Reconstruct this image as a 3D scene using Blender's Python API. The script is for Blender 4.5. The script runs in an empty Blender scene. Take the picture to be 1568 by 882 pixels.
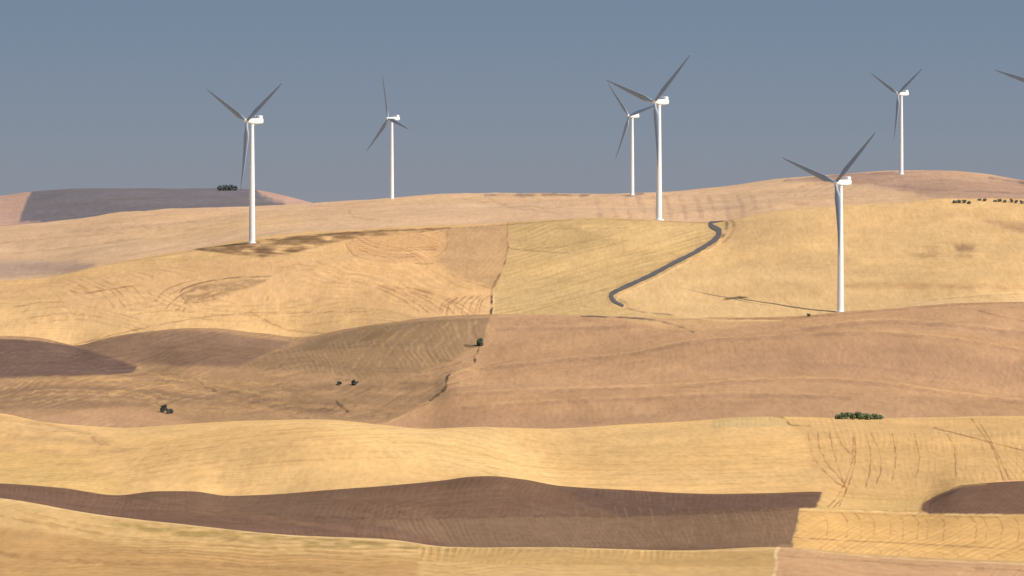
import bpy, math, random
import numpy as np
rng=np.random.RandomState(7); random.seed(7)
FP=8711.0; CU=784.0; VH=320.0
scene=bpy.context.scene
# ------------------------------------------------------------ helpers
def slopes(x,y):
    h=np.diff(x,axis=0); d=np.diff(y,axis=0)/h
    m=np.zeros_like(y)
    a=d[:-1]; b=d[1:]
    w1=2*h[1:]+h[:-1]; w2=h[1:]+2*h[:-1]
    with np.errstate(all='ignore'):
        hm=(w1+w2)/(w1/a+w2/b)
    m[1:-1]=np.where(a*b>0,hm,0.0)
    m[0]=d[0]; m[-1]=d[-1]
    return m
def curve(pts,u):
    p=np.array(pts,float); x=p[:,0]; y=p[:,1]; m=slopes(x[:,None],y[:,None])[:,0]
    m[0]=0;m[-1]=0
    c=np.gradient(y,x); m=0.5*m+0.5*c; m[0]=0; m[-1]=0
    uc=np.clip(u,x[0],x[-1]); i=np.clip(np.searchsorted(x,uc)-1,0,len(x)-2)
    h=x[i+1]-x[i]; t=(uc-x[i])/h
    return ((2*t**3-3*t**2+1)*y[i]+(t**3-2*t**2+t)*h*m[i]+(-2*t**3+3*t**2)*y[i+1]+(t**3-t**2)*h*m[i+1])
LAT=rng.rand(256,256).astype(np.float32)*2-1
def vnoise(x,y,seed=0):
    x=x+seed*17.3; y=y+seed*31.7
    xi=np.floor(x).astype(int); yi=np.floor(y).astype(int)
    fx=x-xi; fy=y-yi
    fx=fx*fx*fx*(fx*(fx*6-15)+10); fy=fy*fy*fy*(fy*(fy*6-15)+10)
    g=lambda a,b: LAT[a%256,b%256]
    return (g(xi,yi)*(1-fx)+g(xi+1,yi)*fx)*(1-fy)+(g(xi,yi+1)*(1-fx)+g(xi+1,yi+1)*fx)*fy
def fbm(x,y,seed=0,o=3):
    s=0;a=1;t=0
    for k in range(o):
        s=s+a*vnoise(x*2**k,y*2**k,seed+k*3); t+=a; a*=0.5
    return s/t
# ------------------------------------------------------------ terrain grid
uc=np.arange(-40,1610,1.4)
left=-40-np.cumsum(np.linspace(3,26,90)); right=uc[-1]+np.cumsum(np.linspace(3,26,90))
U=np.concatenate([left[::-1],uc,right]); N=len(U)
C0=curve([(-1200,740),(0,763),(150,788),(290,804),(440,819),(600,827),(680,837),(850,838),(1050,843),(1185,838),(1300,848),(1400,855),(1568,862),(2800,850)],U)
D0=curve([(-1200,4),(0,4),(600,3),(1100,2),(1250,-1),(2800,-1)],U)
C1=curve([(-1200,730),(0,741),(100,749),(180,759),(240,753),(300,754),(345,761),(400,760),(500,752),(600,744),(680,737),(720,732),(750,731),(800,736),(855,746),(950,752),(1080,758),(1180,757),(1257,757),(1300,764),(1360,766),(1420,760),(1465,745),(1510,740),(1568,737),(1700,740),(2800,745)],U)
D1=curve([(-1200,4),(900,4),(1200,3),(1260,-1),(1400,-1),(1450,3),(2800,3)],U)
B1=C1+0.5*(C0-C1)+curve([(-1200,0),(300,0),(560,-9),(800,-6),(1000,5),(1200,0),(2800,0)],U)
G1=curve([(-1200,700),(0,700),(150,702),(300,686),(480,668),(650,688),(750,700),(860,718),(1000,708),(1200,698),(1568,695),(2800,695)],U)
C2=curve([(-1200,640),(0,633),(60,645),(130,652),(190,655),(280,650),(400,645),(500,643),(580,650),(650,657),(720,654),(850,656),(950,650),(1050,645),(1150,638),(1200,638),(1290,640),(1350,641),(1450,642),(1568,640),(2800,646)],U)
M1=curve([(-1200,605),(0,600),(100,592),(200,596),(300,604),(400,596),(500,602),(600,614),(660,611),(700,598),(800,593),(950,590),(1100,583),(1200,578),(1300,580),(1400,590),(1500,603),(1568,610),(2800,600)],U)
M2=curve([(-1200,560),(0,556),(100,560),(210,568),(300,552),(400,545),(500,540),(600,535),(700,548),(735,558),(800,551),(900,544),(1000,530),(1100,519),(1200,512),(1300,506),(1400,510),(1500,522),(1568,533),(2800,530)],U)
C3=curve([(-1200,520),(0,519),(60,522),(115,530),(160,518),(200,511),(270,506),(330,508),(400,518),(450,523),(520,508),(600,495),(680,488),(750,487),(900,485),(1060,488),(1200,488),(1290,480),(1400,470),(1480,464),(1568,462),(2800,460)],U)
D3=curve([(-1200,3),(0,3),(400,3),(600,1),(700,-1),(1000,-1),(1100,1),(1500,2),(2800,2)],U)
G2=curve([(-1200,480),(0,472),(200,452),(400,438),(600,428),(800,424),(1000,420),(1200,425),(1290,425),(1450,412),(1568,405),(2800,400)],U)
C4=curve([(-1200,440),(0,430),(70,428),(150,410),(300,382),(386,367),(470,358),(560,353),(640,349),(700,346),(780,340),(850,336),(920,333),(990,335),(1060,339),(1110,338),(1150,330),(1250,318),(1380,310),(1450,304),(1500,304),(1568,307),(2800,310)],U)
G3=C4+0.42*(G2-C4)+curve([(-1200,0),(700,0),(800,3),(950,-4),(1100,5),(1250,-3),(1450,4),(2800,0)],U)
C5=curve([(-1200,350),(0,347),(100,338),(200,326),(300,320),(400,317),(500,312),(600,304),(680,299),(800,298),(900,299),(1000,296),(1100,288),(1200,276),(1300,267),(1370,262),(1440,262),(1500,266),(1568,276),(1700,285),(2800,290)],U)
F1=C5+0.5*(C4+8-C5)+curve([(-1200,0),(100,0),(250,5),(400,-3),(800,1),(2800,0)],U)
C6=curve([(-1200,298),(0,300),(45,294),(120,289),(300,289),(390,291),(430,298),(470,309),(520,325),(800,330),(2800,330)],U)
nz=lambda s,a: a*vnoise(U/330.0,U*0,s)
ctrl=[('n0',15,0*U+1900,6),('n1',100,0*U+1365,6),('n2',300,0*U+1191,8),('n3',600,0*U+1005,14),
('n4',850,0*U+912+nz(3,6),50),('F',1000,0.5*(C0+900)+8,90),('C0',1150*(1+nz(1,.02)),C0,10),('V1',1215*(1+nz(1,.02)),C0+D0,50),
('B1',1400*(1+nz(2,.02)),B1,60),('C1',1600*(1+nz(4,.02)),C1,10),('V2',1690*(1+nz(4,.02)),C1+D1,50),('G1',1900*(1+nz(5,.02)),G1,60),
('C2',2150*(1+nz(6,.02)),C2,12),('V3',2600,C2+13,55),('M1',2850*(1+nz(7,.01)),M1,6),('M1v',2900*(1+nz(7,.01)),M1+1.0,46),
('M2',3130*(1+nz(8,.01)),M2,6),('M2v',3175*(1+nz(8,.01)),M2+0.8,50),('C3',3420*(1+nz(9,.008)),C3,6),('C3v',3460*(1+nz(9,.008)),C3+D3,55),
('G2',3620,G2,45),('G3',3770,G3,50),('C4',3900,C4,12),('V5',4150,C4+7,35),('F1',4800,F1,40),('C5',5600*(1+nz(11,.01)),C5,12),
('V6',6000,C5+9,40),('C6',7500,C6,10),('V7',8500,C6+28,8),('E1',12000,0*U+404,0)]
K=len(ctrl)
Yc=np.array([c[1]+0*U for c in ctrl]); Vc=np.array([c[2] for c in ctrl])
mc=slopes(Yc,Vc)
names=[c[0] for c in ctrl]; start={}
Ys=[];Vs=[];Ts=[]
r=0
for k in range(K-1):
    n=ctrl[k][3]; start[names[k]]=r
    for j in range(n):
        t=j/n; h=Yc[k+1]-Yc[k]
        Ys.append(Yc[k]+t*h)
        Vs.append((2*t**3-3*t**2+1)*Vc[k]+(t**3-2*t**2+t)*h*mc[k]+(-2*t**3+3*t**2)*Vc[k+1]+(t**3-t**2)*h*mc[k+1])
        Ts.append((t,k)); r+=1
start[names[-1]]=r; Ys.append(Yc[-1]);Vs.append(Vc[-1]);Ts.append((0,K-1))
Y=np.array(Ys); V=np.array(Vs); R=Y.shape[0]
X=(U[None,:]-CU)/FP*Y
Z=-(V-VH)/FP*Y
env=np.array([0.10+0.9*4*t*(1-t) for t,k in Ts])[:,None]
scl=np.clip((Y-500)/1500,0,1)*np.clip((11000-Y)/4000,0,1)
mid=1+0.7*np.exp(-((Y-3000)/450)**2)
rid=1-2*np.abs(vnoise(X/120+Y/260,Y/210,15))
Z=Z+env*scl*mid*(2.3*vnoise(X/140+Y/400,Y/120,2)+1.0*rid+1.3*vnoise(X/55-Y/200,Y/70,5)+0.36*vnoise(X/21,Y/26,8)+0.10*vnoise(X/8,Y/10,9))*np.clip(Y/3600,.45,1.3)
Z=Z.astype(np.float64)
VP=VH-Z*FP/Y     # projected
UU=np.broadcast_to(U[None,:],VP.shape)
def hit(u,v,y0=0,y1=1e9):
    ci=np.clip(np.searchsorted(U,u)-1,0,N-2); f=(u-U[ci])/(U[ci+1]-U[ci])
    vc=VP[:,ci]*(1-f)+VP[:,ci+1]*f; yc=Y[:,ci]*(1-f)+Y[:,ci+1]*f
    ok=np.where((yc>y0)&(yc<y1))[0]
    b=ok[np.argmin(vc[ok])]
    for i in ok:
        if vc[i]<=v and i>0:
            a=(vc[i-1]-v)/max(vc[i-1]-vc[i],1e-6); a=min(max(a,0),1)
            y=yc[i-1]+(yc[i]-yc[i-1])*a; vv=vc[i-1]+(vc[i]-vc[i-1])*a
            return ((u-CU)/FP*y, y, -(vv-VH)/FP*y)
    return ((u-CU)/FP*yc[b], yc[b], -(vc[b]-VH)/FP*yc[b])
# ------------------------------------------------------------ field colours, with painted distance haze
KI=np.array([1.33,1.37,1.25])
def lin(c):
    c=np.array(c,float)/255.0
    return np.where(c<=0.04045,c/12.92,((c+0.055)/1.055)**2.4)
def alb(c): return lin(c)/KI
COL=np.zeros(VP.shape+(3,)); PH=np.zeros(VP.shape); AL=X/40.0; AMP=np.zeros(VP.shape)+0.05
def lay(a,b,c,ph=None,amp=None):
    s=slice(start[a],start[b]); COL[s]=alb(c)
    if ph is not None: PH[s]=ph[s]
    if amp is not None: AMP[s]=amp
ju=UU+2.2*fbm(UU/14,VP/7,21); jv=VP+1.0*fbm(UU/11,VP/7,23)
def inpoly(poly):
    p=np.array(poly,float); m=np.zeros(VP.shape,bool)
    n=len(p)
    for i in range(n):
        x1,y1=p[i]; x2,y2=p[(i+1)%n]
        if y1==y2: continue
        c=((y1>jv)!=(y2>jv))&(ju<(x2-x1)*(jv-y1)/(y2-y1)+x1)
        m^=c
    return m
def blur(m,n):
    for _ in range(n):
        m=(m+np.roll(m,1,0)+np.roll(m,-1,0))/3; m=(m+np.roll(m,1,1)+np.roll(m,-1,1))/3
    return m
def fill(poly,c,a,b,soft=1,op=1.0,ph=None,amp=None,tex=0.0):
    s0,s1=start[a],start[b]
    m=inpoly(poly).astype(np.float32); m[:s0]=0; m[s1:]=0
    hard=m>0.5
    if soft: m=blur(m,soft); m[:s0]=0; m[s1:]=0
    if tex: m=m*np.clip(0.6+tex*fbm(UU/25,VP/7,33),0,1)
    m=(m*op)[...,None]
    COL[:]=COL*(1-m)+alb(c)*m
    if ph is not None: PH[hard]=ph[hard]
    if amp is not None: AMP[hard]=amp
def stroke(pts,w,c,a,b,op=1.0,rough=0.5):
    s0,s1=start[a],start[b]
    p=np.array(pts,float)
    t=np.arange(len(p)); tt=np.linspace(0,len(p)-1,(len(p)-1)*5+1)
    q=np.stack([curve(np.stack([t,p[:,0]],1),tt),curve(np.stack([t,p[:,1]],1),tt)],1)
    c0=np.searchsorted(U,q[:,0].min()-12); c1=np.searchsorted(U,q[:,0].max()+12)
    uu=UU[s0:s1,c0:c1]; vv=VP[s0:s1,c0:c1]
    uu=uu+rough*fbm(uu/6,vv/5,41)*2; vv=vv+rough*fbm(uu/9,vv/5,43)
    d=np.full(uu.shape,1e9)
    for i in range(len(q)-1):
        ax,ay=q[i];bx,by=q[i+1]; L=(bx-ax)**2+(by-ay)**2+1e-9
        tq=np.clip(((uu-ax)*(bx-ax)+(vv-ay)*(by-ay))/L,0,1)
        d=np.minimum(d,(uu-ax-tq*(bx-ax))**2+(vv-ay-tq*(by-ay))**2)
    d=np.sqrt(d); m=np.clip((w/2+0.7-d)/1.2,0,1)*op
    m=m*np.clip(0.75+0.8*vnoise(uu/14,vv/6,47),0.1,1); m=m[...,None]
    S=COL[s0:s1,c0:c1]; COL[s0:s1,c0:c1]=S*(1-m)+alb(c)*m
def fam(pts,dx,dy,n,w,c,a,b,op,rough=1,jit=.25,shr=0):
    for i in range(n):
        jx=rng.uniform(-jit,jit)*abs(dx); jy=rng.uniform(-jit,jit)*abs(dy)
        stroke([(x+dx*i+jx,y+dy*i+jy) for x,y in pts],w+.4,c,a,b,min(1,1.4*op)*rng.uniform(.55,1),rough)
warp=fbm(UU/160,VP/60,51)
phH=(VP+12*warp)/4.0
phV=(UU+30*warp+0.3*VP)/9.0
lay('n0','V1',(214,177,116),phH*0.8,0.16)
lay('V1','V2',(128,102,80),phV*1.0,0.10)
lay('V2','V3',(231,190,124),(VP-G1[None]*0.55-C2[None]*.45+6*warp)/3.6,0.09)
lay('V3','C3v',(194,155,112),phV*0.8,0.05)
lay('C3v','V5',(224,184,124),phH,0.08)
lay('V5','V6',(216,181,138),phH*1.6,0.05)  # paler far fields: distance haze mixed into the ground colour
lay('V6','E1',(194,160,136),phH,0.03)  # farthest hills, haze likewise in the base colour
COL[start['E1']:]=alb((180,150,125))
# foreground
fill([(-40,800),(60,812),(200,835),(420,850),(640,858),(640,900),(-40,900)],(190,150,96),'n3','V1',soft=12,op=.7)
fill([(640,838),(900,842),(1190,846),(1190,868),(800,866),(640,858)],(202,165,104),'n3','V1',soft=4,op=.8,ph=phV*0.8,amp=.22)
fill([(130,792),(300,806),(440,822),(640,834),(660,842),(480,838),(300,826),(180,808)],(162,138,80),'n3','V1',soft=5,op=.85,tex=1.2)
fill([(1180,900),(1192,836),(1300,850),(1420,856),(1640,866),(1640,900)],(210,168,120),'n3','V2',soft=2,ph=phV,amp=.10)
stroke([(1185,882),(1190,862),(1188,848),(1196,836),(1208,836)],5,(238,208,150),'n3','C1',.9)
stroke([(1230,842),(1300,850),(1400,857),(1568,864)],2,(236,200,140),'n3','V2',.8)
stroke([(1200,852),(1300,858),(1440,868),(1568,874)],2.5,(176,136,94),'n3','V2',.6,rough=2)
stroke([(0,764),(150,789),(290,805),(440,820),(600,828),(680,838)],2.2,(234,202,136),'n4','V1',.7,rough=1.2)
stroke([(680,839),(850,840),(1050,845),(1185,840)],2.0,(230,196,128),'n4','V1',.7)
stroke([(0,848),(150,862),(350,866),(520,876)],7,(165,125,80),'n3','V1',.5,rough=3)
stroke([(0,790),(120,812),(220,828),(420,840),(640,856)],4,(180,142,88),'n3','V1',.55,rough=2)
fam([(20,780),(140,806),(300,822),(480,836),(700,852)],10,9,8,1.4,(180,140,88),'n3','V1',.45,rough=2)
fam([(40,786),(180,812),(330,828),(560,846)],20,13,5,5,(188,152,94),'n3','V1',.35,rough=4)
fill([(1212,840),(1222,800),(1225,779),(1640,789),(1640,870),(1420,860),(1300,852)],(224,181,114),'V1','V2',soft=1,ph=(UU*0.5+VP*1.0+14*warp)/7.0,amp=.16)
fill([(1225,779),(1250,777),(1258,757),(1262,740),(1640,720),(1640,790)],(220,183,118),'V1','V2',soft=1,ph=phV,amp=.14)
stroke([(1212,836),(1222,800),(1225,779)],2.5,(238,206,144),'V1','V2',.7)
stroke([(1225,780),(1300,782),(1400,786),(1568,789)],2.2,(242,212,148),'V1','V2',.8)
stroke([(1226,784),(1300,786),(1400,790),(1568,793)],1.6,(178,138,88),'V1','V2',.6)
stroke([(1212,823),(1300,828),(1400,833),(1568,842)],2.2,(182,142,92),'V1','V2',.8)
fam([(1262,786),(1272,800),(1270,824)],22,.4,14,1.3,(176,134,86),'V1','V2',.55)
fam([(1240,832),(1252,838),(1250,850)],24,1.4,13,1.1,(180,138,90),'V1','V2',.45)
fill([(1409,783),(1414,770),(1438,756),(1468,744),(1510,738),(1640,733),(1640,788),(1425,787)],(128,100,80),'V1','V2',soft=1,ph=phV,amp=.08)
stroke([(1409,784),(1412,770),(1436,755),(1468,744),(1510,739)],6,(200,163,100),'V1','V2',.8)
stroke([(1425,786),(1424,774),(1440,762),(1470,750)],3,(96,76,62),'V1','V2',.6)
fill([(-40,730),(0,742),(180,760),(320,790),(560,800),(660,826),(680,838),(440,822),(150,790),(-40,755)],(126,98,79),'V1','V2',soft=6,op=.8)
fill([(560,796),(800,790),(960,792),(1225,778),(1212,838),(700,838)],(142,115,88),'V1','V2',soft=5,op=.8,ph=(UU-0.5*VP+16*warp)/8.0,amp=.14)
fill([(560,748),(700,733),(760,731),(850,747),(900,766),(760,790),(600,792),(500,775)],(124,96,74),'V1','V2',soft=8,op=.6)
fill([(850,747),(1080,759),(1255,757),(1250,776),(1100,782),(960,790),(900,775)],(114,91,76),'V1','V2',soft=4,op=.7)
stroke([(190,758),(330,785),(450,790),(600,795),(800,790),(960,790),(1225,779)],3,(108,84,68),'V1','V2',.5,rough=3)
fam([(880,776),(886,800),(878,836)],19,.3,18,2.0,(160,131,98),'V1','V2',.3)
fam([(560,790),(600,770),(690,752),(780,748)],0,7,5,1.2,(150,120,90),'V1','V2',.3,rough=2)
fam([(120,760),(300,776),(460,800),(640,824)],20,4,5,1.2,(148,118,90),'V1','V2',.3,rough=2)
# gold band variation
fill([(-40,630),(60,645),(140,660),(180,680),(240,690),(120,700),(-40,690)],(200,164,112),'V2','V3',soft=8,op=.8,tex=.8)
fill([(-40,690),(120,700),(200,745),(180,760),(-40,740)],(214,178,112),'V2','V3',soft=10,op=.8)
fill([(480,645),(650,658),(760,655),(830,700),(870,745),(700,725),(600,700)],(238,202,134),'V2','V3',soft=16,op=.6)
fill([(1185,638),(1220,640),(1640,641),(1640,738),(1500,738),(1440,752),(1400,775),(1300,770),(1262,757),(1240,700),(1230,660)],(220,180,118),'V2','V3',soft=5,ph=(UU-0.25*VP+20*warp)/9.0,amp=.12)
fill([(1090,640),(1190,637),(1210,652),(1090,656)],(214,182,122),'V2','V3',soft=1,ph=UU/7,amp=.2)
stroke([(1186,638),(1200,640),(1212,651),(1240,652)],2.5,(120,100,66),'V2','V3',.8)
stroke([(0,640),(40,648),(90,655),(140,668),(170,684)],4,(180,146,98),'V2','V3',.5,rough=3)
stroke([(140,672),(165,684),(200,688),(250,686)],3,(170,138,94),'V2','V3',.5,rough=2)
fam([(200,735),(420,706),(640,700),(820,738),(1040,742),(1235,735)],4,-7,9,1.0,(198,156,98),'V2','V3',.38,rough=1)
fam([(-20,720),(90,712),(180,690),(330,668),(470,656)],14,6,6,1.0,(196,156,100),'V2','V3',.38,rough=1)
trk=(150,110,72)
for p in ([(1238,664),(1242,690),(1256,715),(1280,738),(1296,750),(1285,775)],[(1252,662),(1256,688),(1268,712),(1288,735),(1294,745)],
          [(1270,662),(1276,690),(1284,715),(1292,740)],[(1308,664),(1310,700),(1302,735),(1290,762),(1276,778)],[(1325,666),(1333,690),(1332,720),(1326,745)],
          [(1334,664),(1346,688),(1350,715),(1342,740)],[(1282,664),(1292,684),(1310,700)],[(1366,664),(1372,700),(1366,740)],[(1306,668),(1306,700),(1297,732),(1282,762),(1268,776)],
          [(1488,642),(1505,665),(1522,690),(1536,735)],[(1500,646),(1514,670),(1530,700),(1546,735)],[(1450,664),(1462,690),(1464,730)],[(1430,655),(1480,668),(1568,690)],[(1400,664),(1408,700),(1400,745)]):
    stroke(p,1.5,trk,'V1','V3',.8,rough=.7)
fam([(1380,662),(1390,700),(1384,745)],15,0,13,1.0,(186,146,94),'V2','V3',.4)
# mid band, left darker part
GUL=[(752,487),(740,520),(728,540),(726,560),(690,575),(682,595),(660,612),(612,640),(560,660)]
fill([(-60,500)]+[(752,480)]+GUL+[(-60,665)],(178,144,104),'V3','C3v',soft=1,ph=(UU*0.35+VP*1.1+22*warp)/6.5,amp=.16)
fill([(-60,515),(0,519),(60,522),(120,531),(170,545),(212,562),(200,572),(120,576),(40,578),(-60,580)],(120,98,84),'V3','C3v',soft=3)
fill([(115,530),(200,511),(270,506),(330,508),(400,518),(450,524),(400,545),(365,562),(280,560),(200,556)],(144,116,91),'V3','C3v',soft=4,op=.9)
fill([(365,562),(420,540),(470,522),(560,500),(680,489),(750,487),(738,520),(700,548),(640,570),(560,582),(470,570)],(152,125,91),'V3','C3v',soft=4,op=.85,ph=(UU-0.6*VP+25*warp)/10,amp=.22)
fill([(330,600),(440,580),(560,585),(690,576),(660,612),(600,640),(540,645),(440,632)],(146,119,88),'V3','C3v',soft=6,op=.75,tex=.9)
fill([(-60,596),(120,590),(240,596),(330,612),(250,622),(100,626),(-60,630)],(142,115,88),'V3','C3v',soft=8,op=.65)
fill([(60,640),(140,626),(210,624),(280,640),(300,652),(120,656)],(192,154,114),'V3','C3v',soft=3,op=.9)
fill([(540,660),(640,630),(760,622),(900,640),(1000,655),(700,662)],(188,149,110),'V3','C3v',soft=6,op=.8)
for p in ([(210,562),(260,580),(330,584),(420,588)],[(20,584),(120,580),(220,584),(300,600),(380,606)],[(150,606),(260,590),(340,592),(430,610)]):
    stroke(p,4,(206,168,112),'V3','C3v',.55,rough=3)
fam([(-20,588),(70,578),(180,580),(260,600),(330,604),(430,596)],6,9,5,2.0,(204,167,112),'V3','C3v',.4,rough=3)
fam([(180,574),(260,572),(330,590),(420,612),(520,618)],10,9,5,2.0,(124,99,78),'V3','C3v',.4,rough=3)
fam([(512,566),(540,530),(576,502)],22,-1.5,8,2.4,(190,158,108),'V3','C3v',.35,rough=2)
fam([(400,560),(470,545),(560,560),(640,562),(700,546)],6,8,5,1.4,(118,96,76),'V3','C3v',.35,rough=3)
fam([(590,640),(630,610),(690,588)],-22,-1,8,1.6,(124,99,76),'V3','C3v',.3,rough=2)
fam([(0,540),(90,536),(170,552)],0,8,4,1.1,(144,118,98),'V3','C3v',.3,rough=2)
fam([(160,524),(270,516),(400,528)],4,8,4,1.3,(122,98,80),'V3','C3v',.35,rough=2)
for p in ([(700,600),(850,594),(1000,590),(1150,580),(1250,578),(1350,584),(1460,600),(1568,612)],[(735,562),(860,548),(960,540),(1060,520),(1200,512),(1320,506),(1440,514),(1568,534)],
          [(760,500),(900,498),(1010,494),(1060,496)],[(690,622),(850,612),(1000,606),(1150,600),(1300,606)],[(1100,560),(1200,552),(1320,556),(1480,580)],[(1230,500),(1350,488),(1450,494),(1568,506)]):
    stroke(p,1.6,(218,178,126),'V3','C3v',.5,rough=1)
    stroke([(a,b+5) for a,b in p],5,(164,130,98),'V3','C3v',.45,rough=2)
fam([(935,536),(940,556),(938,578)],11,-.8,22,1.1,(166,130,98),'V3','C3v',.32)
fam([(760,560),(766,575),(764,590)],13,-.6,13,1.0,(170,134,102),'V3','C3v',.28)
fam([(740,615),(900,604),(1080,600),(1300,604),(1540,628)],0,9,4,1.4,(172,136,102),'V3','C3v',.3,rough=2)
fill([(1050,560),(1200,530),(1350,515),(1568,545),(1640,560),(1640,600),(1400,580),(1200,572)],(180,143,107),'V3','C3v',soft=14,op=.6)
fill([(900,486),(1060,489),(1200,489),(1130,500),(1060,508),(980,496)],(208,170,118),'V3','C3v',soft=3,op=.8)
stroke([(890,484),(950,486),(1000,490),(1040,500),(1062,508)],2.4,(104,88,78),'V3','V5',.85)
stroke([(960,476),(1020,480),(1060,486),(1120,491),(1200,490)],2.0,(228,194,136),'V3','V5',.8)
stroke([(1500,476),(1530,484),(1568,492)],2.0,(130,104,84),'V3','V5',.6)
stroke([(1290,481),(1400,472),(1480,466),(1568,463)],2.0,(160,124,90),'V3','V5',.5)
stroke([(1040,478),(1120,487),(1200,488),(1240,484),(1280,482)],3,(168,130,88),'V3','V5',.65,rough=2)
# gold mid
cen=[(778,340),(920,333),(1000,336),(1095,339),(1118,342),(1100,368),(1040,398),(960,436),(935,452),(945,470),(1060,488),(752,487),(756,440),(775,400)]
fill(cen,(206,174,117),'C3v','V5',soft=1,ph=(VP+0.25*UU+8*warp)/6.0,amp=.14)
fill([(870,345),(1085,343),(1050,368),(950,402),(760,452),(765,425),(860,395),(960,372)],(220,186,126),'C3v','V5',soft=3,op=.6)
fill([(1118,336),(1250,316),(1380,309),(1640,304),(1640,470),(1400,472),(1290,484),(1060,490),(950,468),(950,455),(1040,412),(1118,372)],(220,184,126),'C3v','V5',soft=2,ph=phH*1.3,amp=.07)
fill([(1380,380),(1430,372),(1490,372),(1500,390),(1470,402),(1420,400)],(184,150,102),'C3v','V5',soft=7,op=.75,tex=1.6)  # hill shading of this hollow painted into the field colour
fill([(1460,376),(1492,376),(1490,384),(1466,386)],(150,122,92),'C3v','V5',soft=3,op=.7)  # darker core of the same painted hollow shading
fill([(1120,345),(1300,325),(1400,318),(1640,320),(1640,360),(1400,352),(1250,360),(1120,382)],(206,170,118),'C3v','V5',soft=12,op=.5,tex=.9)
fill([(1200,390),(1330,380),(1400,400),(1330,425),(1220,420)],(204,168,116),'C3v','V5',soft=12,op=.5,tex=.9)
fill([(1290,432),(1568,436),(1640,438),(1640,447),(1500,443),(1290,441)],(186,147,100),'C3v','V5',soft=3,op=.75,tex=.6)
fill([(1500,336),(1568,340),(1640,345),(1640,365),(1560,356)],(174,138,102),'C3v','V5',soft=5,op=.7)
fill([(1060,440),(1200,430),(1290,434),(1240,455),(1100,460)],(208,172,116),'C3v','V5',soft=9,op=.6)
fill([(1390,464),(1480,452),(1568,448),(1640,448),(1640,472),(1400,474)],(224,190,136),'C3v','V5',soft=4,op=.7)
stroke([(1390,468),(1440,458),(1520,452),(1568,450)],1.6,(178,142,98),'C3v','V5',.5)
stroke([(1200,455),(1210,466),(1222,476)],1.6,(180,144,96),'C3v','V5',.6)
fill([(670,352),(780,342),(776,400),(757,440),(700,425),(668,400),(684,375)],(196,160,114),'C3v','V5',soft=3,op=.85,ph=(UU+VP+10*warp)/9,amp=.09)
fill([(530,368),(600,356),(684,355),(684,378),(668,402),(620,405),(540,392)],(216,173,119),'C3v','V5',soft=2,ph=(np.hypot(UU-560,(VP-420)*2.2))/7.0,amp=.18)
fill([(100,430),(300,400),(420,398),(560,392),(660,405),(752,445),(750,487),(560,470),(420,462),(200,480),(60,500)],(225,182,125),'C3v','V5',soft=6,op=.8,ph=(VP*1.0-0.35*UU+40*warp)/8.0,amp=.13)
fill([(276,448),(300,438),(360,426),(415,424),(400,434),(350,450),(300,466),(285,462)],(168,136,94),'C3v','V5',soft=2,op=.75,tex=1.5)
stroke([(276,448),(290,438),(350,426),(415,423)],1.8,(134,108,78),'C3v','V5',.75)
stroke([(278,452),(290,464),(330,458)],1.8,(134,108,78),'C3v','V5',.65)
fill([(-60,470),(100,470),(240,474),(440,488),(440,524),(330,508),(110,530),(-60,520)],(229,189,128),'C3v','V5',soft=8,op=.6)
fill([(-60,436),(60,434),(140,418),(120,432),(60,452),(-60,470)],(208,168,118),'C3v','V5',soft=6,op=.6)
fill([(297,382),(340,375),(470,359),(560,353),(690,349),(640,357),(560,362),(500,374),(440,390),(400,395),(340,388)],(142,110,77),'C3v','V5',soft=1,op=.95,tex=.8,ph=phH,amp=.3)
fill([(297,382),(386,368),(520,359),(510,370),(440,388),(400,394),(340,387)],(122,96,72),'C3v','V5',soft=2,op=.7,tex=1.0)
stroke([(297,381),(400,371),(520,358),(690,349)],1.8,(108,86,68),'C3v','V5',.8,rough=1)
lc=(164,124,84)
for p in ([(700,455),(680,470),(676,480)],[(740,452),(730,470),(728,480)],[(410,455),(408,475)],[(530,372),(545,392),(600,402),(664,404)],[(372,470),(440,505),(520,512)],
          [(684,355),(684,378),(668,400),(700,425),(755,442)],[(115,528),(240,498),(372,480),(560,478)]):
    stroke(p,1.5,lc,'C3v','V5',.7,rough=1)
fam([(95,440),(125,450),(150,446),(165,458),(176,472)],13,-2,6,1.3,lc,'C3v','V5',.6)
fam([(236,460),(258,440),(300,426)],10,6,5,1.3,lc,'C3v','V5',.6)
fam([(540,430),(576,440),(610,455),(640,476)],16,2,7,1.4,lc,'C3v','V5',.6)
fam([(672,484),(676,468),(690,456)],12,-1,6,1.5,(154,116,82),'C3v','V5',.6)
fam([(20,470),(80,462),(140,470),(220,492)],10,9,4,1.1,lc,'C3v','V5',.4,rough=2)
fam([(420,404),(450,398),(490,404),(520,416)],10,8,6,1.1,lc,'C3v','V5',.35,rough=2)
fam([(536,372),(560,386),(600,394),(660,392)],4,-5,4,1.1,lc,'C3v','V5',.5)
fam([(440,480),(520,470),(600,476),(640,486)],8,6,4,1.1,lc,'C3v','V5',.35,rough=2)
fam([(190,470),(250,462),(330,470),(420,468),(500,450)],8,7,4,1.1,lc,'C3v','V5',.35,rough=2)
stroke([(778,340),(778,378),(820,384),(872,388)],1.5,(146,116,80),'C3v','V5',.75)
stroke([(778,378),(772,405),(765,420),(758,432)],1.9,(128,100,72),'C3v','V5',.85)
stroke([(765,420),(757,436),(753,448),(753,470),(751,486)],3.4,(88,76,60),'C3v','V5',.95,rough=1)
stroke([(757,445),(756,470),(755,487)],1.6,(240,214,160),'C3v','V5',.7)
stroke([(560,355),(690,350),(780,344),(900,336),(990,338),(1080,341)],1.6,(170,138,98),'C3v','V5',.65)
stroke([(752,487),(900,486),(960,476)],2,(236,206,148),'C3v','V5',.6)
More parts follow.
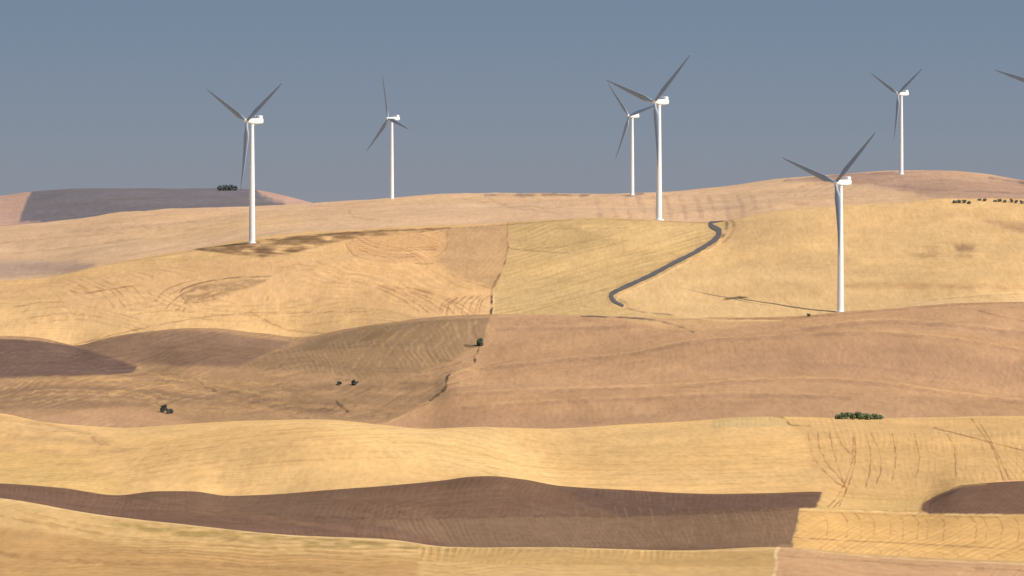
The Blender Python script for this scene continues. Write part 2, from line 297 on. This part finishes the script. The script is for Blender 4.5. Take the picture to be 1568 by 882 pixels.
fam([(764,446),(880,412),(990,376),(1075,348)],0,12,5,1.3,(178,146,96),'C3v','V5',.45)
for p in ([(770,424),(870,394),(960,368)],[(800,350),(900,350),(1060,344)],[(900,455),(890,468),(930,474)],[(930,440),(898,456),(896,470)],[(800,380),(860,378),(960,352)]):
    stroke(p,1.6,(180,148,98),'C3v','V5',.6,rough=1)
# gully, plus the shrub's shadow painted on the ground
stroke(GUL,3.0,(208,172,116),'V3','C3v',.6)
stroke([(742,515),(735,530),(728,545),(727,556)],3.4,(84,70,58),'V3','C3v',.95,rough=1.5)
stroke([(712,529),(726,530),(738,527)],3,(92,78,64),'V3','C3v',.8)  # cast shadow left of the shrub, painted as a dark streak
stroke([(688,574),(682,584),(684,592),(672,603),(658,614)],3.4,(84,72,60),'V3','C3v',.95,rough=1.5)
stroke([(515,615),(524,624),(534,630)],3.4,(90,74,60),'V3','C3v',.9,rough=1.5)
stroke([(540,655),(600,640),(655,618)],1.8,(140,112,82),'V3','C3v',.7)
# road verges
RD=[(1108,337),(1090,340),(1089,346),(1101,354),(1098,364),(1082,376),(1060,389),(1030,404),(1000,420),(970,434),(948,444),(936,452),(940,461),(955,469)]
stroke(RD,15,(192,158,108),'C3v','V5',.8,rough=2)
stroke([(a+9,b+4) for a,b in RD[4:]],2.5,(236,205,146),'C3v','V5',.7)
stroke([(1118,336),(1124,345),(1120,358),(1108,370)],5,(172,136,96),'C3v','V5',.75)
stroke([(1104,336),(1112,342),(1112,352),(1106,362)],5,(110,98,86),'C3v','V5',.7)
stroke([(955,470),(990,477),(1040,484)],5,(206,170,118),'C3v','V5',.7)
stroke([(955,470),(985,478),(1030,482)],1.8,(126,108,90),'C3v','V5',.65)
# far band
for i in range(13):
    x0=920+i*22+rng.uniform(-2,2)
    stroke([(x0,334),(x0-2,322),(x0-5,311),(x0-9,302)],7,(188,156,124),'V5','V6',.55,rough=1.5)
fill([(1200,276),(1300,266),(1440,260),(1568,274),(1640,280),(1640,306),(1450,304),(1400,296),(1330,283)],(178,146,122),'V5','V6',soft=3,op=.85)
fill([(1380,266),(1440,262),(1530,268),(1568,277),(1500,278),(1420,272)],(204,169,132),'V5','V6',soft=3,op=.7)
stroke([(740,299),(820,298),(900,300),(960,299),(985,297)],4,(146,123,103),'V5','V6',.8,rough=2)
stroke([(1200,277),(1290,268),(1370,264)],2.5,(146,121,105),'V5','V6',.6)
stroke([(1515,272),(1545,276),(1568,280)],4,(108,97,90),'V5','V6',.8)
stroke([(1340,283),(1400,288),(1460,292),(1568,296)],3,(150,123,105),'V5','V6',.5,rough=2)
for i in range(6):
    stroke([(1200+i*16,300),(1230+i*16,285),(1262+i*16,272)],1.5,(176,145,116),'V5','V6',.55)
    stroke([(1000+i*50,330-i*3),(1100+i*40,318-i*3)],1.3,(186,155,120),'V5','V6',.5)
fill([(-40,400),(60,400),(150,404),(130,416),(60,424),(-40,428)],(172,149,128),'V5','V6',soft=5,op=.8)
fill([(-40,350),(100,342),(200,330),(280,326),(200,350),(60,372),(-40,380)],(206,173,132),'V5','V6',soft=8,op=.6)
for p in ([(0,390),(90,382),(200,368),(280,364)],[(60,360),(160,350),(300,340)],[(420,345),(500,332),(640,318)],[(535,322),(545,334),(600,338)],[(0,372),(120,362),(230,352)],[(700,302),(800,320),(880,330)],[(200,330),(215,345),(260,352),(330,350)],[(740,300),(770,312),(840,318),(900,312)]):
    stroke(p,2,(186,153,116),'V5','V6',.6,rough=2)
fill([(180,362),(330,338),(420,330),(480,340),(400,356),(260,378)],(226,189,136),'V5','V6',soft=8,op=.6)
fam([(40,412),(140,398),(260,378),(340,364)],8,-7,5,1.0,(192,159,120),'V5','V6',.35,rough=2)
# farthest
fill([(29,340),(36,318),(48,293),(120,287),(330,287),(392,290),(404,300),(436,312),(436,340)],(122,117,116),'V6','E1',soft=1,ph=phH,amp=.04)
stroke([(395,292),(430,299),(468,310)],4,(184,150,130),'V6','E1',.8)
# large natural variation
var=1+0.08*fbm(X/90,Y/70,61)+0.05*fbm(X/25,Y/25,63)
hue=0.025*fbm(X/160,Y/120,67)
COL*=var[...,None]; COL[...,0]*=1+hue; COL[...,2]*=1-2*hue
COL=np.clip(COL,0.01,0.75)
# ------------------------------------------------------------ mesh
def grid_mesh(name,P,mat):
    r,c=P.shape[:2]
    me=bpy.data.meshes.new(name)
    idx=np.arange(r*c).reshape(r,c)
    q=np.stack([idx[:-1,:-1],idx[:-1,1:],idx[1:,1:],idx[1:,:-1]],-1).reshape(-1,4)
    me.vertices.add(r*c); me.vertices.foreach_set('co',P.reshape(-1).astype(np.float32))
    nf=len(q); me.loops.add(nf*4); me.loops.foreach_set('vertex_index',q.reshape(-1).astype(np.int32))
    me.polygons.add(nf); me.polygons.foreach_set('loop_start',np.arange(0,nf*4,4,dtype=np.int32))
    try: me.polygons.foreach_set('loop_total',np.full(nf,4,dtype=np.int32))
    except Exception: pass
    me.polygons.foreach_set('use_smooth',np.ones(nf,dtype=bool))
    me.update(calc_edges=True); me.materials.append(mat)
    ob=bpy.data.objects.new(name,me); scene.collection.objects.link(ob); return ob
def newmat(name,rough=0.9):
    m=bpy.data.materials.new(name); m.use_nodes=True; nt=m.node_tree
    b=nt.nodes['Principled BSDF']; b.inputs['Roughness'].default_value=rough
    b.inputs['Specular IOR Level'].default_value=0.15
    return m,nt,b
def mth(nt,op,a,b=None,c=None):
    n=nt.nodes.new('ShaderNodeMath'); n.operation=op
    for i,x in enumerate((a,b,c)):
        if x is None: continue
        if isinstance(x,(int,float)): n.inputs[i].default_value=x
        else: nt.links.new(x,n.inputs[i])
    return n.outputs[0]
def noise(nt,vec,scale,detail=4,rough=.6,dims='3D'):
    n=nt.nodes.new('ShaderNodeTexNoise'); n.noise_dimensions=dims
    n.inputs['Scale'].default_value=scale; n.inputs['Detail'].default_value=detail; n.inputs['Roughness'].default_value=rough
    nt.links.new(vec,n.inputs['Vector']); return n.outputs['Fac']
mt,nt,bs=newmat('field_soil_stubble_haze',1.0); bs.inputs['Specular IOR Level'].default_value=0.0  # soil and stubble colours, the far ones with haze painted in
ac=nt.nodes.new('ShaderNodeAttribute'); ac.attribute_name='field'
ar=nt.nodes.new('ShaderNodeAttribute'); ar.attribute_name='rows'
sp=nt.nodes.new('ShaderNodeSeparateXYZ'); nt.links.new(ar.outputs['Vector'],sp.inputs[0])
cb=nt.nodes.new('ShaderNodeCombineXYZ'); nt.links.new(sp.outputs[0],cb.inputs[0]); nt.links.new(mth(nt,'MULTIPLY',sp.outputs[1],0.25),cb.inputs[1])
geo=nt.nodes.new('ShaderNodeNewGeometry')
def mapped(s):
    mp=nt.nodes.new('ShaderNodeMapping'); mp.inputs['Scale'].default_value=s; nt.links.new(geo.outputs['Position'],mp.inputs[0]); return mp.outputs[0]
mpa=mapped((1,.14,.1)); mpb=mapped((1,.4,.3))
rn=noise(nt,cb.outputs[0],1.3,2,.5)
sn=mth(nt,'SINE',mth(nt,'ADD',mth(nt,'MULTIPLY',sp.outputs[0],6.2832),mth(nt,'MULTIPLY',rn,5.0)))
big=noise(nt,mpb,0.03,2,.5)
mod=mth(nt,'MULTIPLY',mth(nt,'SUBTRACT',big,0.38),4.0)
mod=mth(nt,'MAXIMUM',mth(nt,'MINIMUM',mod,1.3),0.05)
rows=mth(nt,'MULTIPLY',mth(nt,'MULTIPLY',mth(nt,'ADD',mth(nt,'MULTIPLY',sn,.5),mth(nt,'MULTIPLY',mth(nt,'SUBTRACT',rn,.5),3.0)),sp.outputs[2]),mod)
n1=mth(nt,'MULTIPLY',mth(nt,'SUBTRACT',noise(nt,mpa,0.5,4,.7),.5),0.6)
n3=mth(nt,'MULTIPLY',mth(nt,'SUBTRACT',noise(nt,mpa,0.16,3,.6),.5),0.28)
n2=mth(nt,'MULTIPLY',mth(nt,'SUBTRACT',noise(nt,mpb,0.06,5,.65),.5),0.30)
tot=mth(nt,'ADD',mth(nt,'ADD',mth(nt,'ADD',mth(nt,'ADD',rows,n1),n2),n3),1.0)
vm=nt.nodes.new('ShaderNodeVectorMath'); vm.operation='SCALE'; nt.links.new(ac.outputs['Color'],vm.inputs[0]); nt.links.new(tot,vm.inputs['Scale'])
nt.links.new(vm.outputs[0],bs.inputs['Base Color'])
P=np.stack([X,Y,Z],-1)
hills=grid_mesh('farmland_hills',P,mt)
a=hills.data.attributes.new('field','FLOAT_COLOR','POINT'); a.data.foreach_set('color',np.concatenate([COL,np.ones(COL.shape[:2]+(1,))],-1).reshape(-1).astype(np.float32))
a=hills.data.attributes.new('rows','FLOAT_VECTOR','POINT'); a.data.foreach_set('vector',np.stack([PH,AL,AMP],-1).reshape(-1).astype(np.float32))
# distant plain
m2,nt2,b2=newmat('distant_plain_soil',1.0)
g2=nt2.nodes.new('ShaderNodeNewGeometry'); cr=nt2.nodes.new('ShaderNodeValToRGB')
cr.color_ramp.elements[0].color=(.3,.22,.13,1); cr.color_ramp.elements[1].color=(.42,.31,.18,1)
nt2.links.new(noise(nt2,g2.outputs['Position'],0.002,5),cr.inputs[0]); nt2.links.new(cr.outputs[0],b2.inputs['Base Color'])
gx,gy=np.meshgrid(np.linspace(-70000,70000,60),np.linspace(-30000,70000,60))
grid_mesh('ground',np.stack([gx,gy,0*gx-118],-1),m2)
# ------------------------------------------------------------ road
mr,ntr,br=newmat('road_asphalt',.85)
gr=ntr.nodes.new('ShaderNodeNewGeometry'); cr=ntr.nodes.new('ShaderNodeValToRGB')
cr.color_ramp.elements[0].color=(.065,.062,.062,1); cr.color_ramp.elements[1].color=(.13,.118,.112,1)
ntr.links.new(noise(ntr,gr.outputs['Position'],0.12,4),cr.inputs[0]); ntr.links.new(cr.outputs[0],br.inputs['Base Color'])
def ribbon(name,pts,w,mat,lift=.3,y0=0,y1=1e9,nc=5):
    p=np.array(pts,float); t=np.arange(len(p)); tt=np.linspace(0,len(p)-1,(len(p)-1)*8+1)
    q=np.stack([curve(np.stack([t,p[:,0]],1),tt),curve(np.stack([t,p[:,1]],1),tt)],1)
    d=np.gradient(q,axis=0); d/=np.linalg.norm(d,axis=1)[:,None]+1e-9
    nrm=np.stack([-d[:,1],d[:,0]],1)
    ww=np.interp(tt,t,w)*(1+.12*np.array([math.sin(k*1.7)+math.sin(k*.61) for k in range(len(tt))])/2)
    out=np.zeros((len(q),nc,3))
    for i in range(len(q)):
        for j in range(nc):
            s=(j/(nc-1)-.5)*ww[i]; out[i,j]=hit(q[i,0]+nrm[i,0]*s,q[i,1]+nrm[i,1]*s,y0,y1); out[i,j,2]+=lift
    return grid_mesh(name,out,mat)
ribbon('road',RD,[4,5,7,8,8,6.5,6,6,6,6,6,6.5,5,3.5],mr,y0=3440,y1=4000)
# ------------------------------------------------------------ turbines
mw,ntw,bw=newmat('turbine_white_paint',.4); bw.inputs['Specular IOR Level'].default_value=.4
gw=ntw.nodes.new('ShaderNodeNewGeometry'); cw=ntw.nodes.new('ShaderNodeValToRGB')
cw.color_ramp.elements[0].color=(.70,.72,.74,1); cw.color_ramp.elements[1].color=(.80,.81,.82,1)
ntw.links.new(noise(ntw,gw.outputs['Position'],0.12,4),cw.inputs[0]); ntw.links.new(cw.outputs[0],bw.inputs['Base Color'])
mb,ntb,bb=newmat('blade_gelcoat_shade_haze',.5)
gb=ntb.nodes.new('ShaderNodeNewGeometry'); cb2=ntb.nodes.new('ShaderNodeValToRGB')
cb2.color_ramp.elements[0].color=(.27,.34,.43,1); cb2.color_ramp.elements[1].color=(.34,.42,.52,1)  # blue-grey puts the blades' shaded side and distance haze into base colour
ntb.links.new(noise(ntb,gb.outputs['Position'],0.2,3),cb2.inputs[0]); ntb.links.new(cb2.outputs[0],bb.inputs['Base Color'])
def mk(name,verts,faces,mat,smooth=True):
    me=bpy.data.meshes.new(name); me.from_pydata(verts,[],faces); me.update(); me.materials.append(mat)
    if smooth:
        for f in me.polygons: f.use_smooth=True
    ob=bpy.data.objects.new(name,me); scene.collection.objects.link(ob); return ob
def loft(rings,close=True):
    v=[];f=[];n=len(rings[0])
    for rg in rings: v+=rg
    for i in range(len(rings)-1):
        for j in range(n): f.append((i*n+j,i*n+(j+1)%n,(i+1)*n+(j+1)%n,(i+1)*n+j))
    if close: f.append(tuple(range(n-1,-1,-1))); f.append(tuple((len(rings)-1)*n+j for j in range(n)))
    return v,f
def circ(r,z,n=32): return [(r*math.cos(2*math.pi*j/n),r*math.sin(2*math.pi*j/n),z) for j in range(n)]
HUB=80.0; BL=46.0
def turbine(base,scale,theta,yaw):
    par=bpy.data.objects.new('wind_turbine',None); scene.collection.objects.link(par)
    v,f=loft([circ(3.4,-3),circ(3.4,.35),circ(2.15,.36),circ(2.15,1.0),circ(2.05,1.02),circ(1.95,18),circ(1.8,36),circ(1.55,58),circ(1.3,77),circ(1.42,77.05),circ(1.42,78.2)])
    tw_=mk('tower',v,f,mw); tw_.parent=par
    md=tw_.modifiers.new('es','EDGE_SPLIT'); md.split_angle=math.radians(35)
    def sec(x,w,h,zc,n=24,e=4.0):
        o=[]
        for j in range(n):
            a=2*math.pi*j/n; c,s=math.cos(a),math.sin(a)
            o.append((x,w*math.copysign(abs(c)**(2/e),c),zc+h*math.copysign(abs(s)**(2/e),s)))
        return o
    v,f=loft([sec(2.9,1.2,1.25,80),sec(2.5,1.55,1.6,80),sec(0,1.8,1.85,80.05),sec(-4,1.8,1.95,80.1),sec(-7.6,1.65,1.75,80.25),sec(-8.6,1.35,1.4,80.4)])
    nac=mk('nacelle',v,f,mw); nac.modifiers.new('es','EDGE_SPLIT').split_angle=math.radians(40)
    v,f=loft([sec(-5.2,1.55,.9,82.3),sec(-5.6,1.6,1.3,82.7),sec(-7.6,1.6,1.3,82.7),sec(-7.9,1.5,1.1,82.7)])
    cool=mk('nacelle_cooler',v,f,mw)
    v,f=loft([[(-3+.08*math.cos(k),.08*math.sin(k),z) for k in (0,1.57,3.14,4.71)] for z in (81.8,84.3)]); mast=mk('wind_vane_mast',v,f,mw)
    head=bpy.data.objects.new('nacelle_yaw',None); scene.collection.objects.link(head); head.parent=par
    head.rotation_euler=(0,0,yaw)
    for o in (nac,cool,mast): o.parent=head
    rot=bpy.data.objects.new('rotor',None); scene.collection.objects.link(rot); rot.parent=head
    rot.location=(4.3,0,80.2); rot.rotation_mode='XYZ'; rot.rotation_euler=(0,math.radians(-5),0)
    v,f=loft([[(x,r*math.cos(2*math.pi*j/20),r*math.sin(2*math.pi*j/20)) for j in range(20)] for x,r in ((-1.5,1.25),(-1.2,1.55),(.6,1.55),(1.4,1.25),(2.0,.75),(2.3,.15))])
    hb=mk('hub',v,f,mw); hb.parent=rot
    for k in range(3):
        rings=[]
        for q in range(22):
            t=q/21; rr=0.8+t*(BL-.8)
            if t<.05: ch=1.9; th=1.9
            else:
                s=min((t-.05)/.16,1); s=s*s*(3-2*s)
                chm=3.9*(1-max(t-.2,0)/.8)**.85+.38
                ch=1.9*(1-s)+chm*s; th=1.9*(1-s)+s*(ch*(.27-.12*t))
            tw=math.radians(16*(1-t)**2+5)
            pre=1.6*t*t+rr*.03
            rg=[]
            for j in range(16):
                a=2*math.pi*j/16; cx=math.cos(a)*.5*ch-(ch-1.9)*.22; ty=math.sin(a)*.5*th*(1-.35*math.cos(a))
                yy=cx*math.cos(tw)-ty*math.sin(tw); xx=cx*math.sin(tw)+ty*math.cos(tw)
                rg.append((xx+pre,yy,rr))
            rings.append(rg)
        v,f=loft(rings); b=mk('blade_%d'%(k+1),v,f,mb); b.parent=rot
        b.rotation_euler=(-theta[k] ,0,0)
    par.location=base; par.scale=(scale,)*3
    return par
axis=math.atan2(-0.66,-0.75)
TB=[((386,372),186,(-63,57,177),3700,3905,0),((600,306),123,(-16,104,224),5300,5700,-.14),((1009,336),180,(-71,46,168),3800,3905,.08),
    ((968,299),121,(-44,76,196),5300,5700,0),((1287,478),198,(-71,47,168),3400,3800,.05),((1380,267),123,(-63,57,177),5300,5700,-.08)]
from mathutils import Vector
for i,(b,px,th,y0,y1,dy) in enumerate(TB):
    p=hit(b[0],b[1],y0,y1); s=px*p[1]/FP/HUB
    turbine(Vector(p),s,[math.radians(t) for t in th],axis+dy)
p7=hit(1601,300,4700,5000)
turbine(Vector(p7),(VH-p7[2]*FP/p7[1]-131)*p7[1]/FP/HUB,[math.radians(t) for t in (-76,44,164)],axis)
# ------------------------------------------------------------ shrubs
ml,ntl,bl=newmat('shrub_foliage',.8)
at=ntl.nodes.new('ShaderNodeAttribute'); at.attribute_name='leafcol'; ntl.links.new(at.outputs['Color'],bl.inputs['Base Color'])
mk_,ntk,bk=newmat('shrub_bark',.9)
gk=ntk.nodes.new('ShaderNodeNewGeometry'); ck=ntk.nodes.new('ShaderNodeValToRGB'); ck.color_ramp.elements[0].color=(.06,.05,.04,1); ck.color_ramp.elements[1].color=(.13,.1,.08,1)
ntk.links.new(noise(ntk,gk.outputs['Position'],3,3),ck.inputs[0]); ntk.links.new(ck.outputs[0],bk.inputs['Base Color'])
def shrub(name,crowns,col):
    v=[];f=[];cl=[];mi=[]
    org=np.array(crowns[0][0])
    for (bp,w,h) in crowns:
        bp=np.array(bp)-org-np.array([0,0,.3])
        cen=[]
        for k in range(12):
            a=random.uniform(0,6.28); rr=random.uniform(.05,.36)*w
            c=bp+np.array([math.cos(a)*rr,math.sin(a)*rr,h*random.uniform(.22,.8)]); cen.append((c,random.uniform(.17,.25)*w))
            n=5;i0=len(v); r0=.05*h;r1=.012*h
            for tt in (0,.5,1):
                cc=bp*(1-tt)+c*tt; r_=r0*(1-tt)+r1*tt
                for j in range(n): v.append(tuple(cc+np.array([r_*math.cos(j*6.283/n),r_*math.sin(j*6.283/n),0]))); cl.append((.1,.08,.06))
            for q in range(2):
                for j in range(n): f.append((i0+q*n+j,i0+q*n+(j+1)%n,i0+(q+1)*n+(j+1)%n,i0+(q+1)*n+j)); mi.append(1)
        for c,rd in cen:
            tone=random.uniform(.6,1.4)
            for k in range(80):
                d=np.random.normal(size=3); d/=np.linalg.norm(d); o=c+d*rd*random.uniform(.45,1.05)*np.array([1,1,min(1,1.1*h/w)])
                if o[2]<bp[2]+.1: continue
                s=random.uniform(.035,.075)*w
                a=np.random.normal(size=3); a/=np.linalg.norm(a); b=np.cross(a,d+.01); b/=np.linalg.norm(b)+1e-6
                i0=len(v)
                for (x,y) in ((-1,-.6),(1,-.6),(.8,.7),(-.8,.7)): v.append(tuple(o+a*s*x+b*s*y)); cl.append(tuple(np.array(col)*tone*random.uniform(.8,1.2)))
                f.append((i0,i0+1,i0+2,i0+3)); mi.append(0)
    me=bpy.data.meshes.new(name); me.from_pydata(v,[],f); me.update(); me.materials.append(ml); me.materials.append(mk_)
    me.polygons.foreach_set('material_index',mi)
    a=me.attributes.new('leafcol','FLOAT_COLOR','POINT'); a.data.foreach_set('color',np.concatenate([np.array(cl),np.ones((len(cl),1))],1).reshape(-1).astype(np.float32))
    ob=bpy.data.objects.new(name,me); scene.collection.objects.link(ob); ob.location=org
def S(u,v,wpx,hpx,y0,y1):
    p=hit(u,v,y0,y1); k=p[1]/FP; return (p,wpx*k,hpx*k)
g1=(.10,.12,.09); g2=(.13,.15,.15)  # leaf greens greyed to carry distance haze
np.random.seed(3)
shrub('shrub',[S(736,530,14,15,2650,3430)],g1)
shrub('shrub',[S(250,631,13,14,2500,3100),S(259,633,14,9,2500,3100)],g1)
shrub('shrub',[S(543,590,10,12,2650,3200)],g1)
shrub('shrub',[S(519,590,9,8,2650,3200)],g1)
shrub('shrub',[S(1238,485,6,6,3300,3700)],g1)
shrub('shrub_thicket',[S(1286+i*6.2,642+random.uniform(-1,1),random.uniform(13,17),random.uniform(11,15)*(1-.3*abs(i-4)/6),1900,2200) for i in range(11)],(.14,.175,.085))
shrub('distant_tree_clump',[S(337+i*4.6,292,9,random.uniform(8,11),7000,7600) for i in range(6)],g2)
shrub('shrub_thicket',[S(u,v,8,h,3700,3905) for u,v,h in ((1462,311,5),(1469,311,6),(1476,311,6),(1484,312,5))],(.17,.16,.14))
shrub('shrub_thicket',[S(u,v,7,h,3700,3905) for u,v,h in ((1500,307,4),(1508,308,5),(1524,309,4),(1531,309,6),(1538,310,5),(1549,310,7),(1556,311,6),(1564,312,6),(1570,312,7))],(.17,.16,.14))
# ------------------------------------------------------------ light, sky
EL=math.radians(44); PHI=math.radians(58)
Sd=Vector((math.sin(PHI)*math.cos(EL),-math.cos(PHI)*math.cos(EL),math.sin(EL)))
l=bpy.data.lights.new('sun','SUN'); l.energy=4.9; l.angle=math.radians(1.2); l.color=(1,.94,.84)
lo=bpy.data.objects.new('sun',l); scene.collection.objects.link(lo); lo.rotation_euler=Sd.to_track_quat('Z','Y').to_euler(); lo.location=(500,-500,800)
w=bpy.data.worlds.new('World'); scene.world=w; w.use_nodes=True; nw=w.node_tree
bg=nw.nodes['Background']; sk=nw.nodes.new('ShaderNodeTexSky'); sk.sky_type='NISHITA'; sk.sun_disc=False
sk.sun_elevation=EL; sk.sun_rotation=math.atan2(Sd.x,Sd.y); sk.air_density=1.2; sk.dust_density=2.5; sk.ozone_density=1.5
tc=nw.nodes.new('ShaderNodeTexCoord'); sx=nw.nodes.new('ShaderNodeSeparateXYZ'); nw.links.new(tc.outputs['Generated'],sx.inputs[0])
rp=nw.nodes.new('ShaderNodeValToRGB'); nw.links.new(mth(nw,'MULTIPLY',sx.outputs[2],20.0),rp.inputs[0])
e=rp.color_ramp.elements
def hz(c): 
    q=lin(c)/0.10; return (q[0],q[1],q[2],1)
e[0].position=0.0; e[0].color=hz((140,144,154)); e[1].position=.8; e[1].color=hz((115,134,155))
x=rp.color_ramp.elements.new(.25); x.color=hz((133,143,157)); x=rp.color_ramp.elements.new(.6); x.color=hz((121,138,158))
mr2=nw.nodes.new('ShaderNodeMapRange'); mr2.interpolation_type='SMOOTHSTEP'; nw.links.new(sx.outputs[2],mr2.inputs[0])
mr2.inputs[1].default_value=.04; mr2.inputs[2].default_value=.25
mx=nw.nodes.new('ShaderNodeMix'); mx.data_type='RGBA'; nw.links.new(mr2.outputs[0],mx.inputs[0]); nw.links.new(rp.outputs[0],mx.inputs[6]); nw.links.new(sk.outputs[0],mx.inputs[7])
nw.links.new(mx.outputs[2],bg.inputs[0]); bg.inputs[1].default_value=.10
# ------------------------------------------------------------ camera
cd=bpy.data.cameras.new('camera'); cd.lens=200; cd.sensor_width=36; cd.clip_start=1; cd.clip_end=200000
co=bpy.data.objects.new('camera',cd); scene.collection.objects.link(co); co.location=(0,0,0)
co.rotation_euler=(math.pi/2-math.atan((441-VH)/FP),0,0); scene.camera=co
scene.view_settings.view_transform='Standard'; scene.view_settings.look='None'; scene.view_settings.exposure=0
